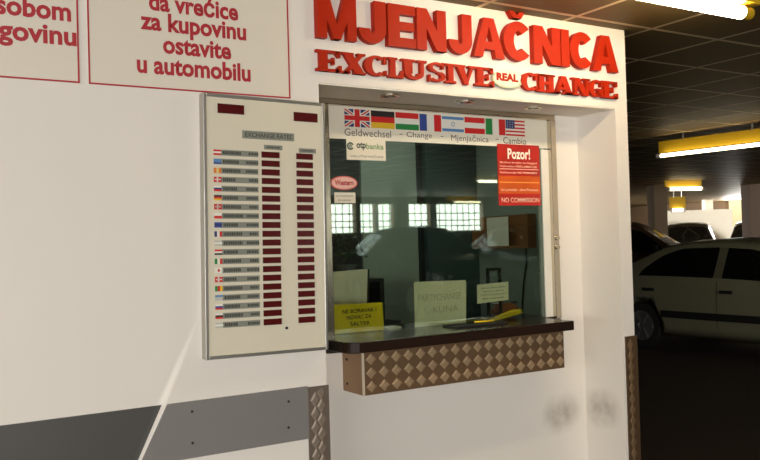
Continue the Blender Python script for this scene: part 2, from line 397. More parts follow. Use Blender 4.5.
def ser(x0, x1, z, up):   # bracketed slab serif
    h = .12
    return [(x0, z), (x1, z), (x1, z+up*h*.55), ((x0+x1)/2+.1, z+up*h*1.3), ((x0+x1)/2-.1, z+up*h*1.3), (x0, z+up*h*.55)]
SERIF = {
 'E': [R(.12, .44, 0, 1), R(0, .9, 0, .13), R(0, .9, .87, 1), R(.44, .66, .44, .57), [(.76, 0), (1, 0), (1, .32), (.9, .32), (.74, .1)], [(.76, 1), (.96, 1), (.96, .7), (.87, .7), (.74, .9)], R(.62, .72, .34, .67)],
 'X': [[(.05, 1), (.42, 1), (.97, 0), (.58, 0)], [(.98, 1), (.78, 1), (.05, 0), (.24, 0)], R(0, .5, .9, 1), R(.66, 1, .9, 1), R(0, .36, 0, .1), R(.5, 1, 0, .1)],
 'C': arc(.52, .5, .52, .5, .33, .12, 48, 312, 22) + [R(.82, .95, .62, .98), R(.86, .95, .06, .3)],
 'L': [R(.14, .48, 0, 1), R(0, .62, .89, 1), R(0, .9, 0, .12), [(.74, 0), (1, 0), (1, .4), (.9, .4), (.74, .1)]],
 'U': [R(.1, .42, .3, 1), R(.74, .88, .3, 1)] + arc(.49, .32, .39, .32, .26, .15, 180, 360) + [R(0, .54, .89, 1), R(.62, 1, .89, 1)],
 'S': arc(.5, .73, .45, .27, .24, .12, 30, 240, 12) + arc(.5, .28, .48, .28, .26, .12, -150, 60, 12) + [[(.08, .70), (.4, .60), (.92, .3), (.6, .40)], [(.1, .62), (.35, .5), (.9, .36), (.66, .5)], R(.78, .9, .68, 1), R(.06, .17, 0, .34)],
 'I': [R(.26, .76, 0, 1), R(0, 1, .88, 1), R(0, 1, 0, .12)],
 'V': [[(.06, 1), (.42, 1), (.66, 0), (.46, 0)], [(.94, 1), (.8, 1), (.48, 0), (.6, 0)], R(0, .52, .89, 1), R(.66, 1, .89, 1)],
 'H': [R(.1, .38, 0, 1), R(.62, .9, 0, 1), R(.38, .62, .42, .58), R(0, .47, .89, 1), R(.53, 1, .89, 1), R(0, .47, 0, .11), R(.53, 1, 0, .11)],
 'A': [[(.08, 0), (.24, 0), (.56, 1), (.4, 1)], [(.94, 0), (.6, 0), (.36, 1), (.62, 1)], R(.28, .7, .24, .37), R(0, .36, 0, .1), R(.5, 1, 0, .1)],
 'N': [R(.12, .27, 0, 1), R(.74, .9, 0, 1), [(.04, 1), (.4, 1), (.9, 0), (.62, 0)], R(0, .4, .89, 1), R(.6, 1, .89, 1), R(0, .4, 0, .11)],
}
SERIF['G'] = SERIF['C'] + [R(.62, .92, .05, .42), R(.52, 1, .38, .5)]
def letter(ch, polys, x0, x1, z0, z1, depth, label, group):
    bm = bmesh.new()
    for i, p in enumerate(polys):
        prism(bm, [(x0+x*(x1-x0), z0+z*(z1-z0)) for x, z in p], -depth-.0002*(i % 3), -.001)
    o = obj('raised_letter', bm, RED); return tag(o, label, 'letter', group)
BIG = [('M', 317.5, 356.5), ('J', 358.5, 386), ('E', 388, 415.5), ('N', 417, 446), ('J', 448, 471.5), ('A', 473, 504), ('Č', 502.5, 531), ('N', 533, 559.5), ('I', 560.5, 568.5), ('C', 569, 592.5), ('A', 592, 617)]
DESC = ['M, first on the upper row', 'J between M and E of the upper row', 'E, the only E of the upper row', 'N standing right after the upper row E',
 'J right after the first N of the upper row', 'A left of the caron C', 'C carrying a caron accent', 'N right after the C with the caron', 'I, narrowest of the upper row', 'plain C without accent near the end of the upper row', 'A, last at the right end of the upper row']
for (ch, a, b), ds in zip(BIG, DESC):
    xa, xb_ = P(a, 40, -.03).x, P(b, 40, -.03).x
    if ch == 'Č': xa += .004
    z1 = 2.738 if ch != 'Č' else 2.737+.058
    o = letter(ch, SANS[ch], xa, xb_, 2.535, z1, .035, 'big red raised sans letter '+ds, 'large red letters of the upper sign row')
SM = [('E', 317, 342), ('X', 342, 366), ('C', 364.5, 388), ('L', 388.5, 403.5), ('U', 402, 427), ('S', 427.5, 446), ('I', 445.5, 456), ('V', 455, 475.5), ('E', 475, 494), ('C', 521, 538), ('H', 537, 555), ('A', 553.5, 573), ('N', 572, 590), ('G', 588.5, 603), ('E', 601.5, 617.5)]
DESC = ['E, first at the left end of the lower row', 'X, the only X of the lower row', 'C between the X and the L', 'L, the only L of the lower row', 'U, the only U of the lower row', 'S, the only S of the lower row', 'narrow I between S and V', 'V, the only V of the lower row',
 'E just left of the oval emblem', 'C just right of the oval emblem', 'H, the only H of the lower row', 'A, the only A of the lower row', 'N, the only N of the lower row', 'G, next to last of the lower row', 'E, last at the right end of the lower row']
for (ch, a, b), ds in zip(SM, DESC):
    letter(ch, SERIF[ch], P(a, 75, -.022).x, P(b, 75, -.022).x, 2.386, 2.483, .024, 'small red raised serif letter '+ds, 'small red serif letters of the lower sign row')
# oval emblem between the two words
ea, eb = P(492.5, 80, -.02).x, P(523, 80, -.02).x; ec = (ea+eb)/2; ez = 2.437
t = thing('oval_emblem', 'cream oval emblem with red initials between the two lower words', 'emblem', (ec, 0, ez))
rx = (eb-ea)/2; rz = .050
bm = bmesh.new(); prism(bm, [(ec+rx*math.cos(k*math.pi/18), ez+rz*math.sin(k*math.pi/18)) for k in range(36)], -.016, -.001); part('plate', bm, CREAM, t)
bm = bmesh.new()
for p in arc(0, 0, rx, rz, .012, .009, 150, 345, 24): prism(bm, [(ec+x, ez+z) for x, z in p], -.020, -.0161)
part('swoosh', bm, mat('pale_green_enamel', rgb(176, 184, 150), .4), t)
text('lettering', 'REAL', ec-rx*.72, ec+rx*.72, ez-.012, ez+.030, -.0172, RED, t, bold=.06)

# ------------------------------------------------------------------ soffit downlights
for i, (px, py, ds) in enumerate(((390, 95, 'left end of the soffit, above the first flags'), (465, 101, 'middle of the soffit, above the striped flags'), (533, 107, 'right end of the soffit, above the last flag'))):
    p = PZ(px, py, ZS-.006)
    t = thing('downlight', 'small round chrome downlight at the '+ds, 'ceiling light', (p.x, p.y, ZS-.006), 'recessed downlights in the soffit')
    bm = bmesh.new(); n = 20
    for k in range(n):
        a0, a1 = 2*math.pi*k/n, 2*math.pi*(k+1)/n
        q = [(p.x+r_*math.cos(a), p.y+r_*math.sin(a)) for r_, a in ((.047, a0), (.047, a1), (.030, a1), (.030, a0))]
        prismz(bm, q, ZS-.014, ZS-.0062)
    part('trim_ring', bm, STEEL, t)
    bm = bmesh.new(); tube(bm, (p.x, p.y, ZS-.0062), (p.x, p.y, ZS-.0095), .029, 18); part('lamp_well', bm, BLACK, t)
    bm = bmesh.new(); tube(bm, (p.x, p.y, ZS-.0096), (p.x, p.y, ZS-.013), .014, 14); part('bulb', bm, LAMPC, t)

# ------------------------------------------------------------------ things stuck on the window
GYF = .3295
t = thing('flag_banner', 'white strip with eight country flags and exchange words across window top', 'banner', (2.68, GYF, 2.13))
pbox('strip', 1.930, 3.407, .3265, GYF, 2.133, 2.2995, CREAM, t)
YB = .3263
def wx(px, py=120): return P(px, py, YB).x
zt, zb = 2.288, 2.197
def big_flag(kind, pa, pb):
    a, c = wx(pa), wx(pb); z0, z1 = zb, zt
    keys = {'uk': ['navy', 'white', 'red'], 'de': ['black', 'red', 'gold'], 'hu': ['red', 'white', 'green'], 'fr': ['blue', 'white', 'red'], 'il': ['sky', 'white'], 'at': ['red', 'white'], 'it': ['green', 'white', 'red'], 'us': ['red', 'white', 'navy']}[kind]
    bm = bmesh.new(); W = c-a; H = z1-z0
    def add(u0, u1, v0, v1, k, lv=0):
        n = len(bm.faces); bx(bm, a+W*u0, a+W*u1, YB-.0006-.0003*lv, YB, z0+H*v0, z0+H*v1); bm.faces.ensure_lookup_table()
        for f in bm.faces[n:]: f.material_index = keys.index(k)
    def poly(pts, k, lv):
        n = len(bm.faces); prism(bm, [(a+W*u, z0+H*v) for u, v in pts], YB-.0006-.0003*lv, YB); bm.faces.ensure_lookup_table()
        for f in bm.faces[n:]: f.material_index = keys.index(k)
    if kind == 'uk':
        add(0, 1, 0, 1, 'navy')
        poly([(0, .88), (0, 1), (.12, 1), (1, .12), (1, 0), (.88, 0)], 'white', 1); poly([(0, .12), (0, 0), (.12, 0), (1, .88), (1, 1), (.88, 1)], 'white', 1)
        poly([(0, .95), (0, 1), (.05, 1), (1, .05), (1, 0), (.95, 0)], 'red', 2); poly([(0, .05), (0, 0), (.05, 0), (1, .95), (1, 1), (.95, 1)], 'red', 2)
        add(.36, .64, 0, 1, 'white', 3); add(0, 1, .32, .68, 'white', 4); add(.4, .6, 0, 1, 'red', 5); add(0, 1, .37, .63, 'red', 6)
    elif kind in ('de', 'hu'):
        for i, k in enumerate(keys): add(0, 1, 1-(i+1)/3, 1-i/3, k)
    elif kind in ('fr', 'it'):
        for i, k in enumerate(keys): add(i/3, (i+1)/3, 0, 1, k)
    elif kind == 'at':
        for i, k in enumerate(('red', 'white', 'red')): add(0, 1, 1-(i+1)/3, 1-i/3, k)
    elif kind == 'il':
        add(0, 1, 0, 1, 'white'); add(0, 1, .78, .95, 'sky', 1); add(0, 1, .05, .22, 'sky', 1)
        for s in (1, -1):
            T = [(.5+.11*math.sin(q), .5+s*.19*math.cos(q)) for q in (0, 2.094, 4.189)]
            for i in range(3):
                (u0, v0), (u1, v1) = T[i], T[(i+1) % 3]
                poly([(u0, v0), (u1, v1), (u1*.82+.09, v1*.82+.09), (u0*.82+.09, v0*.82+.09)], 'sky', 1)
    else:
        for i in range(9): add(0, 1, 1-(i+1)/9, 1-i/9, 'red' if i % 2 == 0 else 'white')
        add(0, .46, .45, 1, 'navy', 1)
        for i in range(3):
            for j in range(3): add(.07+.13*i, .10+.13*i, .53+.15*j, .58+.15*j, 'white', 2)
    part('flag', bm, [COLM[k] for k in keys], t)
for k, a, c in (('uk', 344.5, 369.5), ('de', 371, 394.5), ('hu', 395.5, 418.5), ('fr', 419.5, 441), ('il', 442, 463.5), ('at', 464.5, 484.5), ('it', 485.5, 505), ('us', 505.5, 524.5)): big_flag(k, a, c)
TXT = mat('thin_brown_ink', rgb(96, 84, 76), .5)
for s, a, c in (('Geldwechsel', 344.5, 391), ('-', 399, 402), ('Change', 406.5, 432), ('Mjenjačnica', 451, 488.5), ('-', 440, 443), ('-', 495, 498), ('Cambio', 503, 526)):
    if s == '-': text('lettering', s, wx(a), wx(c), 2.170, 2.174, YB-.0004, TXT, t)
    else: text('lettering', s, wx(a, 135), wx(c, 135), 2.142 if 'j' in s else 2.150, 2.188, YB-.0004, TXT, t)

t = thing('bank_sticker', 'white bank sticker under the flag strip with green round logo', 'sticker', (2.15, GYF, 2.03))
pbox('sheet', 2.036, 2.270, .3255, .3262, 2.028, 2.147, CREAM, t)
bm = bmesh.new(); cx, cz = P(350.5, 148, .325).x, 2.098
for p in arc(0, 0, .020, .020, .008, .008, 20, 330, 16) + arc(0, 0, .009, .009, .005, .005, 0, 360, 10): prism(bm, [(cx+x, cz+z) for x, z in p], .3249, .3254)
part('logo', bm, mat('dark_green_ink', rgb(28, 70, 50), .5), t)
text('lettering', 'otp', 2.095, 2.150, 2.078, 2.120, .3251, mat('green_black_ink', rgb(40, 52, 46), .5), t, bold=.03)
text('lettering', 'banka', 2.152, 2.258, 2.086, 2.116, .3251, mat('light_green_ink', rgb(120, 152, 90), .5), t, bold=.02)
text('lettering', 'VALUTNI RAČUNI', 2.056, 2.252, 2.042, 2.056, .3251, DKINK, t)

t = thing('notice_board', 'red printed notice headed Pozor on the right side of the glass', 'notice', (3.18, GYF, 1.795))
nx0, nx1, nz0, nz1 = 3.020, 3.338, 1.794, 2.147
pbox('sheet', nx0, nx1, .3245, .3262, nz0, nz1, REDS, t)
W = mat('pale_pink_ink', rgb(240, 196, 172), .5); WT = mat('white_ink', rgb(246, 236, 220), .5)
text('lettering', 'Pozor!', nx0+.075, nx1-.072, nz1-.085, nz1-.022, .3241, WT, t, bold=.03)
for s, u0, u1, zz in (('Molimo brojite na blagajni', .02, .98, .108), ('Naknadne REKLAMACIJE', .02, .98, .130), ('Reklamacije NE PRIMAMO', .02, .98, .166)):
    text('lettering', s, nx0+.01+(nx1-nx0-.02)*u0, nx0+.01+(nx1-nx0-.02)*(u1-.02), nz1-zz-.006, nz1-zz+.009, .3241, W, t, bold=.01)
bm = bmesh.new(); bx(bm, nx0+.012, nx1-.012, .3239, .3244, nz1-.145, nz1-.141); part('rule', bm, W, t)
bm = bmesh.new(); bx(bm, nx0+.003, nx1-.003, .3240, .3244, nz1-.285, nz1-.182); part('lamp_reflection', bm, mat('reflection_orange', rgb(206, 88, 24), .3, noise=.15, nscale=6), t)  # paints a yellow lamp's reflection on the red sheet
bm = bmesh.new(); bx(bm, nx0+.006, nx1-.006, .3236, .32395, nz1-.222, nz1-.217); part('rule', bm, mat('amber_stripe', rgb(240, 160, 70), .5), t)  # amber stripe across the painted reflection
text('lettering', 'bez provizije - ohne Provision', nx0+.02, nx1-.02, nz1-.274, nz1-.254, .3235, W, t)
text('lettering', 'NO COMMISSION', nx0+.02, nx1-.012, nz1-.335, nz1-.308, .3241, W, t, bold=.01)

t = thing('oval_sticker', 'pink oval sticker with red script on the left of the glass', 'sticker', (2.02, GYF, 1.91))
cx, cz = (P(331, 183, .326).x+P(357, 183, .326).x)/2, 1.909
bm = bmesh.new(); prism(bm, [(cx+.078*math.cos(k*math.pi/16), cz+.036*math.sin(k*math.pi/16)) for k in range(32)], .3262, GYF); part('rim', bm, mat('pink_red', rgb(206, 96, 92), .5), t)
bm = bmesh.new(); prism(bm, [(cx+.071*math.cos(k*math.pi/16), cz+.030*math.sin(k*math.pi/16)) for k in range(32)], .3255, .3261); part('face', bm, mat('pale_pink', rgb(226, 186, 176), .5), t)
text('lettering', 'Western', cx-.055, cx+.055, cz-.012, cz+.016, .3251, REDI, t, bold=.03)
o = thing('paper_sticker', 'small pale paper sticker under the pink oval on the glass', 'sticker', (2.03, GYF, 1.80))
a, c = P(334.5, 197, .327).x, P(355.5, 197, .327).x
pbox('sheet', a, c, .3275, GYF, P(345, 203, .327).z, P(345, 192.5, .327).z, CREAM, o)
text('lettering', 'ponedjeljak', a+.012, c-.012, 1.838, 1.848, .3271, DKINK, o); text('lettering', 'do subote', a+.02, c-.03, 1.818, 1.828, .3271, DKINK, o)

# ------------------------------------------------------------------ counter
CX0, CX1, CY0 = 1.862, 3.30, .045
ZT = 1.137
bm = bmesh.new(); r = .07
pts = [(CX0, .66)] + [(CX0+r-r*math.cos(q), CY0+r-r*math.sin(q)) for q in [k*math.pi/16 for k in range(9)]] + [(CX1, CY0), (CX1, .295), (3.40, .295), (3.40, .66)]
prismz(bm, pts, 1.084, ZT-.0005)
tag(obj('service_counter', bm, GRAN, bevel=.004), 'long dark brown polished counter slab with rounded left end under the window', 'counter')

def studs(bm, x0, x1, z0, z1, sx, sz, y, h, stag=True):
    """raised lozenges on a face looking at -Y; their worn tops take the second material"""
    row = 0; z = z0+sz*.5
    while z < z1-sz*.2:
        x = x0+sx*(.5 if (row % 2 == 0 or not stag) else 1.0)
        while x < x1-sx*.3:
            a, b = (sx*.40, sz*.62) if stag else (sx*.43, sz*.43)
            o_ = [bm.verts.new((x+u*a, y, max(z0, min(z1, z+v*b)))) for u, v in ((1, 0), (0, 1), (-1, 0), (0, -1))]
            i_ = [bm.verts.new((x+u*a*.6, y-h, max(z0, min(z1, z+v*b*.6)))) for u, v in ((1, 0), (0, 1), (-1, 0), (0, -1))]
            bm.faces.new(i_).material_index = 1
            for k in range(4): bm.faces.new((o_[k], o_[(k+1) % 4], i_[(k+1) % 4], i_[k])).material_index = 1
            x += sx
        row += 1; z += sz*(.5 if stag else 1)
t = thing('counter_apron', 'chequer plate clad box hanging under the dark counter slab', 'panel box', (2.6, .2, .87))
AX0, AX1, AY0, AZ0 = 1.968, 3.280, .112, .870
bm = bmesh.new(); bx(bm, AX0+.004, AX1, AY0, DR-.001, AZ0, 1.0835); studs(bm, AX0+.014, AX1-.004, AZ0+.006, 1.078, .0725, .066, AY0, .004, False)
part('front_plate', bm, CHECK, t)
pbox('end_plate', AX0-.001, AX0+.0035, AY0+.002, DR-.001, AZ0+.002, 1.0833, mat('smooth_end_plate', rgb(172, 140, 108), .45, metal=.6), t)
pbox('corner_strip', AX0-.003, AX0+.010, AY0-.004, AY0+.0015, AZ0, 1.0833, mat('pale_strip', rgb(206, 192, 166), .45, metal=.2), t)
bm = bmesh.new()
for zz in (.91, 1.03): tube(bm, (AX0-.001, .26, zz), (AX0-.006, .26, zz), .006, 8)
part('screw', bm, BLACK, t)

# ------------------------------------------------------------------ corner guards and impact band
def guard(label, x0, x1, zt, m, outer, yl):
    t = thing('corner_guard', label, 'corner guard', ((x0+x1)/2, 0, 0), 'chequer plate corner guards')
    bm = bmesh.new(); bx(bm, x0, x1, -.010, -.0005, .001, zt); studs(bm, x0+.004, x1-.004, .01, zt-.008, .062, .062, -.010, .003)
    part('front_leaf', bm, m, t)
    if outer > 0: pbox('side_leaf', x1-.0, x1+.009, -.010, yl, .001, zt, m, t)
    else: pbox('side_leaf', x1-.009+.009, x1+.004, -.010, yl, .001, zt, m, t)
guard('chequer plate corner guard left of the counter, at end of grey wall band', 1.617, XL, .968, CHECKB, -1, .12)
guard('tall narrow chequer plate corner guard on the right pier beside the garage', 3.648, XE, 1.022, [mat('dark_chequer_plate', rgb(92, 70, 48), .5, metal=.4, noise=.12, nscale=14), mat('dark_chequer_stud', rgb(122, 96, 68), .5, metal=.3)], 1, .2)
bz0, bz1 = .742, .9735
t = thing('impact_band', 'impact band at lower left, coloured darker for its dim side, left of the streak', 'wall panel', (0, 0, bz0), 'impact panels along the wall')
def slx(z): return .867+(z-.770)/(.974-.770)*(.966-.867)  # made-up slanted split following the light streak, no real joint
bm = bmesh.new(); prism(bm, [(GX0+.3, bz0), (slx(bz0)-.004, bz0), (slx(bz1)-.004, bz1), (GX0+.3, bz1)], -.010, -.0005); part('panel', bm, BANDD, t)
t = thing('impact_band', 'impact band with four screws, coloured lighter for its lit side, between streak and corner guard', 'wall panel', (1.3, 0, bz0), 'impact panels along the wall')
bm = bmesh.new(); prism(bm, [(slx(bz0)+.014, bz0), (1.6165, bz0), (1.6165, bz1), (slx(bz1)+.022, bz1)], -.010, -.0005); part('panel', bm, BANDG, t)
for px, py in ((192, 411.5), (288.5, 401.5), (192.5, 443), (288.5, 427.5)):
    p = P(px, py, -.01); bm = bmesh.new(); tube(bm, (p.x, -.0101, p.z), (p.x, -.013, p.z), .0055, 10); part('screw', bm, BLACK, t)

# ------------------------------------------------------------------ things on the counter behind the glass
def tilt(o, ang, axis='X', about=None):
    for v in o.data.vertices:
        q = v.co-about; v.co = about+Matrix.Rotation(ang, 3, axis) @ q
t = thing('tent_card', 'yellow folded card with three black text lines at left end of counter', 'sign', (2.13, .42, ZT))
ya, yc = 1.985, 2.285
bm = bmesh.new()
prism(bm, [(ya, ZT+.004), (yc, ZT+.002), (yc-.006, 1.285), (ya+.004, 1.290)], .418, .421)
o1 = part('front_leaf', bm, YEL, t)
bm = bmesh.new()
v = [bm.verts.new(q) for q in ((ya+.004, .421, 1.289), (yc-.006, .421, 1.284), (yc+.02, .50, ZT+.001), (ya+.02, .50, ZT+.001))]
bm.faces.new(v); bmesh.ops.solidify(bm, geom=bm.faces[:], thickness=.002)
part('back_leaf', bm, YEL, t)
for s, a, c, zb_, zt_ in (('NE BORAVAK I', .05, .255, 1.240, 1.261), ('NOVAC ZA', .075, .225, 1.208, 1.229), ('ŠALTER', .095, .215, 1.174, 1.198)):
    text('lettering', s, ya+a, ya+c, zb_, zt_, .4172, BLACK, t, bold=.02)

t = thing('handwritten_card', 'large cream handwritten card leaning upright at middle of the counter', 'sign', (2.66, .42, ZT))
bm = bmesh.new(); prism(bm, [(2.484, 1.127), (2.832, 1.130), (2.842, 1.368), (2.834, 1.376), (2.496, 1.382), (2.486, 1.374)], .418, .424)
part('card', bm, CARD, t, bevel=.0015)
INK = mat('faint_blue_ink', rgb(186, 182, 156), .5)
text('lettering', 'PARTYCHANGE', 2.51, 2.80, 1.272, 1.310, .4172, INK, t)
text('lettering', '1. KUNA', 2.55, 2.78, 1.205, 1.240, .4172, INK, t)

t = thing('rate_card', 'small cream printed card on black stand near right end of counter', 'sign', (3.03, .42, ZT))
bm = bmesh.new(); prism(bm, [(2.917, 1.237), (3.148, 1.246), (3.150, 1.352), (2.919, 1.345)], .418, .421); part('card', bm, CARD, t)
for k in range(4):
    text('lettering', ('kupnja prodaja efektive', 'cijena po tečaju', 'srednji tečaj banke dana', 'bez naknade')[k], 2.945+.01*(k % 2), 3.125-.012*(k % 2), 1.318-.02*k, 1.329-.02*k, .4172, DKINK, t)
bm = bmesh.new()
bx(bm, 3.002, 3.018, .426, .438, ZT, 1.437); bx(bm, 3.090, 3.106, .426, .438, ZT, 1.434); bx(bm, 3.018, 3.090, .426, .438, 1.420, 1.437)
part('stand', bm, BLACK, t)

p = P(394, 324, .44)
o = tag(box('paper_slip', p.x-.045, p.x+.04, .43, .50, ZT+.0002, ZT+.010, CREAM), 'small white paper slip lying between yellow card and cream card', 'paper')
t = thing('stapler', 'black stapler lying behind the white paper slip', 'stapler', (2.36, .55, ZT))
bm = bmesh.new(); prism(bm, [(2.33, ZT), (2.49, ZT), (2.49, ZT+.012), (2.34, ZT+.012)], .53, .57); part('base', bm, BLACK, t)
bm = bmesh.new(); prism(bm, [(2.335, ZT+.0125), (2.47, ZT+.014), (2.47, ZT+.03), (2.36, ZT+.045), (2.335, ZT+.04)], .535, .565); part('arm', bm, BLACK, t, bevel=.003)
t = thing('coin_tray', 'black shallow money tray set on the counter under the glass', 'tray', (2.78, .3, ZT))
bm = bmesh.new(); bx(bm, 2.60, 2.95, .20, .325, ZT, ZT+.003)
for a in ((2.60, 2.606, .20, .325), (2.944, 2.95, .20, .325), (2.606, 2.944, .20, .206), (2.606, 2.944, .319, .325)): bx(bm, a[0], a[1], a[2], a[3], ZT+.003, ZT+.008)
part('dish', bm, BLACK, t)
bm = bmesh.new(); tube(bm, (2.80, .30, ZT+.012), (2.93, .29, ZT+.012), .004, 8)
tag(obj('yellow_pen', bm, YEL, smooth=True), 'short yellow pen lying on the black money tray', 'pen')
t = thing('banknote_pile', 'fanned yellow banknotes lying near right end of the counter', 'banknotes', (3.1, .42, ZT))
for k in range(4):
    bm = bmesh.new(); bx(bm, -.11, .11, -.03, .03, 0, .002)
    bmesh.ops.rotate(bm, verts=bm.verts, matrix=Matrix.Rotation(.10*k+.05, 3, 'Z')); bmesh.ops.rotate(bm, verts=bm.verts, matrix=Matrix.Rotation(-.13, 3, 'Y'))
    bmesh.ops.translate(bm, verts=bm.verts, vec=(3.08+.015*k, .375+.008*k, ZT+.016+.005*k)); part('note', bm, YEL, t)
t = thing('leather_purse', 'brown leather purse behind the yellow banknotes', 'purse', (3.2, .5, ZT))
bm = bmesh.new(); bmesh.ops.create_uvsphere(bm, u_segments=20, v_segments=12, radius=1)
for v_ in bm.verts: v_.co = (3.19+v_.co.x*.10, .50+v_.co.y*.045, ZT+.042+max(v_.co.z, -.95)*.043)
part('body', bm, mat('brown_leather', rgb(120, 62, 30), .4, noise=.15, nscale=30), t, smooth=True)
bm = bmesh.new(); tube(bm, (3.10, .50, ZT+.083), (3.28, .50, ZT+.083), .006, 8); part('clasp', bm, STEEL, t, smooth=True)

# ------------------------------------------------------------------ booth interior
PT = .62
t = thing('desk', 'dark desk inside the booth behind the counter', 'desk', (2.6, .95, 0))
pbox('desk_top', XL+.01, 3.595, .67, 1.03, ZT-.34, ZT-.30, DARKI, t); 
pbox('side_panel', XL+.03, XL+.06, .69, 1.02, 0, ZT-.341, DARKI, t); pbox('side_panel', 3.54, 3.57, .69, 1.02, 0, ZT-.341, DARKI, t)
t = thing('computer_monitor', 'beige backside of a monitor behind the yellow card', 'monitor', (2.2, .8, ZT-.3))
a0, a1 = P(333, 285, .80).x-.15, P(366, 285, .80).x; zt_ = P(350, 270, .80).z
bm = bmesh.new(); prism(bm, [(a0, .90), (a1-.03, .90), (a1+.004, zt_+.0), (a0, zt_-.012)], .78, .83); part('casing', bm, mat('beige_plastic', rgb(232, 224, 200), .5), t, bevel=.004)
bm = bmesh.new(); prism(bm, [(a1-.026, .90), (a1-.012, .90), (a1+.018, zt_), (a1+.0045, zt_)], .785, .84); part('bezel', bm, BLACK, t)
pbox('stand', a0+.1, a0+.2, .77, .86, ZT-.2995, .8995, BLACK, t)
# panels on the back wall
zq = 2.449
o = tag(box('partition_panel', 2.70, 3.135, 1.325, 1.349, .02, zq, GREYL), 'tall pale grey-green partition panel at back of the booth', 'panel')
o = tag(box('panel_post', 3.136, 3.162, 1.29, 1.349, .02, zq, BLACK), 'black upright post between pale panel and dark board', 'post')
o = tag(box('cabinet', 3.164, 3.597, 1.25, 1.349, .02, zq-.01, TEAL), 'dark teal tall cabinet behind the cream card', 'cabinet')
t = thing('dark_cupboard', 'black open cupboard in the left back corner of the booth', 'cupboard', (2.4, 1.3, .02))
pbox('back_panel', XL+.02, 2.69, 1.33, 1.349, .02, zq, DARKI, t); pbox('shelf', XL+.02, 2.69, 1.06, 1.329, 1.36, 1.38, DARKI, t); pbox('side_panel', 2.66, 2.69, 1.06, 1.329, .02, 1.359, DARKI, t)
t = thing('potted_plant', 'dark leafy pot plant on the cupboard in the booth left corner', 'plant', (2.4, 1.2, 1.38))
pc = P(345, 262, 1.2)
bm = bmesh.new(); tube(bm, (pc.x, 1.2, 1.3805), (pc.x, 1.2, 1.47), .055, 16, .07); part('pot', bm, mat('grey_pot', rgb(96, 100, 94), .6), t)
bm = bmesh.new()
for k in range(130):
    c_ = Vector((pc.x+random.gauss(0, .075), 1.2+random.gauss(0, .04), 1.50+random.random()*.26))
    d_ = Vector((random.uniform(-1, 1), random.uniform(-1, .2), random.uniform(-.3, .9))).normalized(); s_ = d_.orthogonal().normalized()
    l_, w_ = random.uniform(.03, .055), .012
    vv = [bm.verts.new(c_), bm.verts.new(c_+d_*l_*.5+s_*w_), bm.verts.new(c_+d_*l_), bm.verts.new(c_+d_*l_*.5-s_*w_)]; bm.faces.new(vv)
o = part('foliage', bm, LEAF, t)
# shelf box on the inner wall
t = thing('wall_shelf', 'brown wooden wall box on the right inner wall of the booth', 'shelf', (3.45, .95, 1.54))
sx = XR-.035
pbox('base_board', sx-.07, sx, .66, 1.235, 1.54, 1.556, WOOD, t); pbox('end_board', sx-.07, sx, 1.215, 1.235, 1.556, 1.76, WOOD, t); pbox('end_board', sx-.07, sx, .66, .68, 1.556, 1.76, WOOD, t); pbox('back_board', sx-.012, sx, .68, 1.215, 1.556, 1.76, WOOD, t)
o = tag(box('paper_sheet', sx-.069, sx-.066, .85, 1.07, 1.557, 1.75, CREAM), 'white paper sheet standing in the brown wall box', 'paper')
bm = bmesh.new()
pp = [PX(526, 248, sx-.006), PX(526.5, 262, sx-.006), PX(524, 280, sx-.006), PX(522.5, 300, sx-.006), PX(522, 312, sx-.006)]
for a_, b_ in zip(pp, pp[1:]): tube(bm, a_, b_, .005, 8)
tag(obj('power_cord', bm, BLACK), 'thin black cord hanging below the brown wall box', 'cord')

# ------------------------------------------------------------------ fluorescent lamps
def lamp(c, L, along, label, z=ZC, drop=.085, half=.09, refl=True, group='fluorescent ceiling lamps'):
    t = thing('ceiling_lamp', label, 'ceiling light', (c[0], c[1], z), group)
    def B(name, l0, l1, w0, w1, z0, z1, m, bv=0.):
        if along == 'x': return pbox(name, c[0]+l0, c[0]+l1, c[1]+w0, c[1]+w1, z0, z1, m, t, bv)
        return pbox(name, c[0]+w0, c[0]+w1, c[1]+l0, c[1]+l1, z0, z1, m, t, bv)
    B('reflector', -L/2, L/2, -half, half, z-.028, z-.001, REFL)
    B('spine', -L/2, L/2, -.025, .025, z-.05, z-.0285, WHITEP)
    for s in (-1, 1): B('end_cap', s*L/2-.025 if s > 0 else -L/2, L/2 if s > 0 else -L/2+.025, -.03, .03, z-drop-.02, z-.0505, WHITEP)
    bm = bmesh.new(); e = L/2-.026
    if along == 'x': tube(bm, (c[0]-e, c[1], z-drop), (c[0]+e, c[1], z-drop), .019, 14)
    else: tube(bm, (c[0], c[1]-e, z-drop), (c[0], c[1]+e, z-drop), .019, 14)
    part('tube', bm, TUBE, t, smooth=True)
    return t
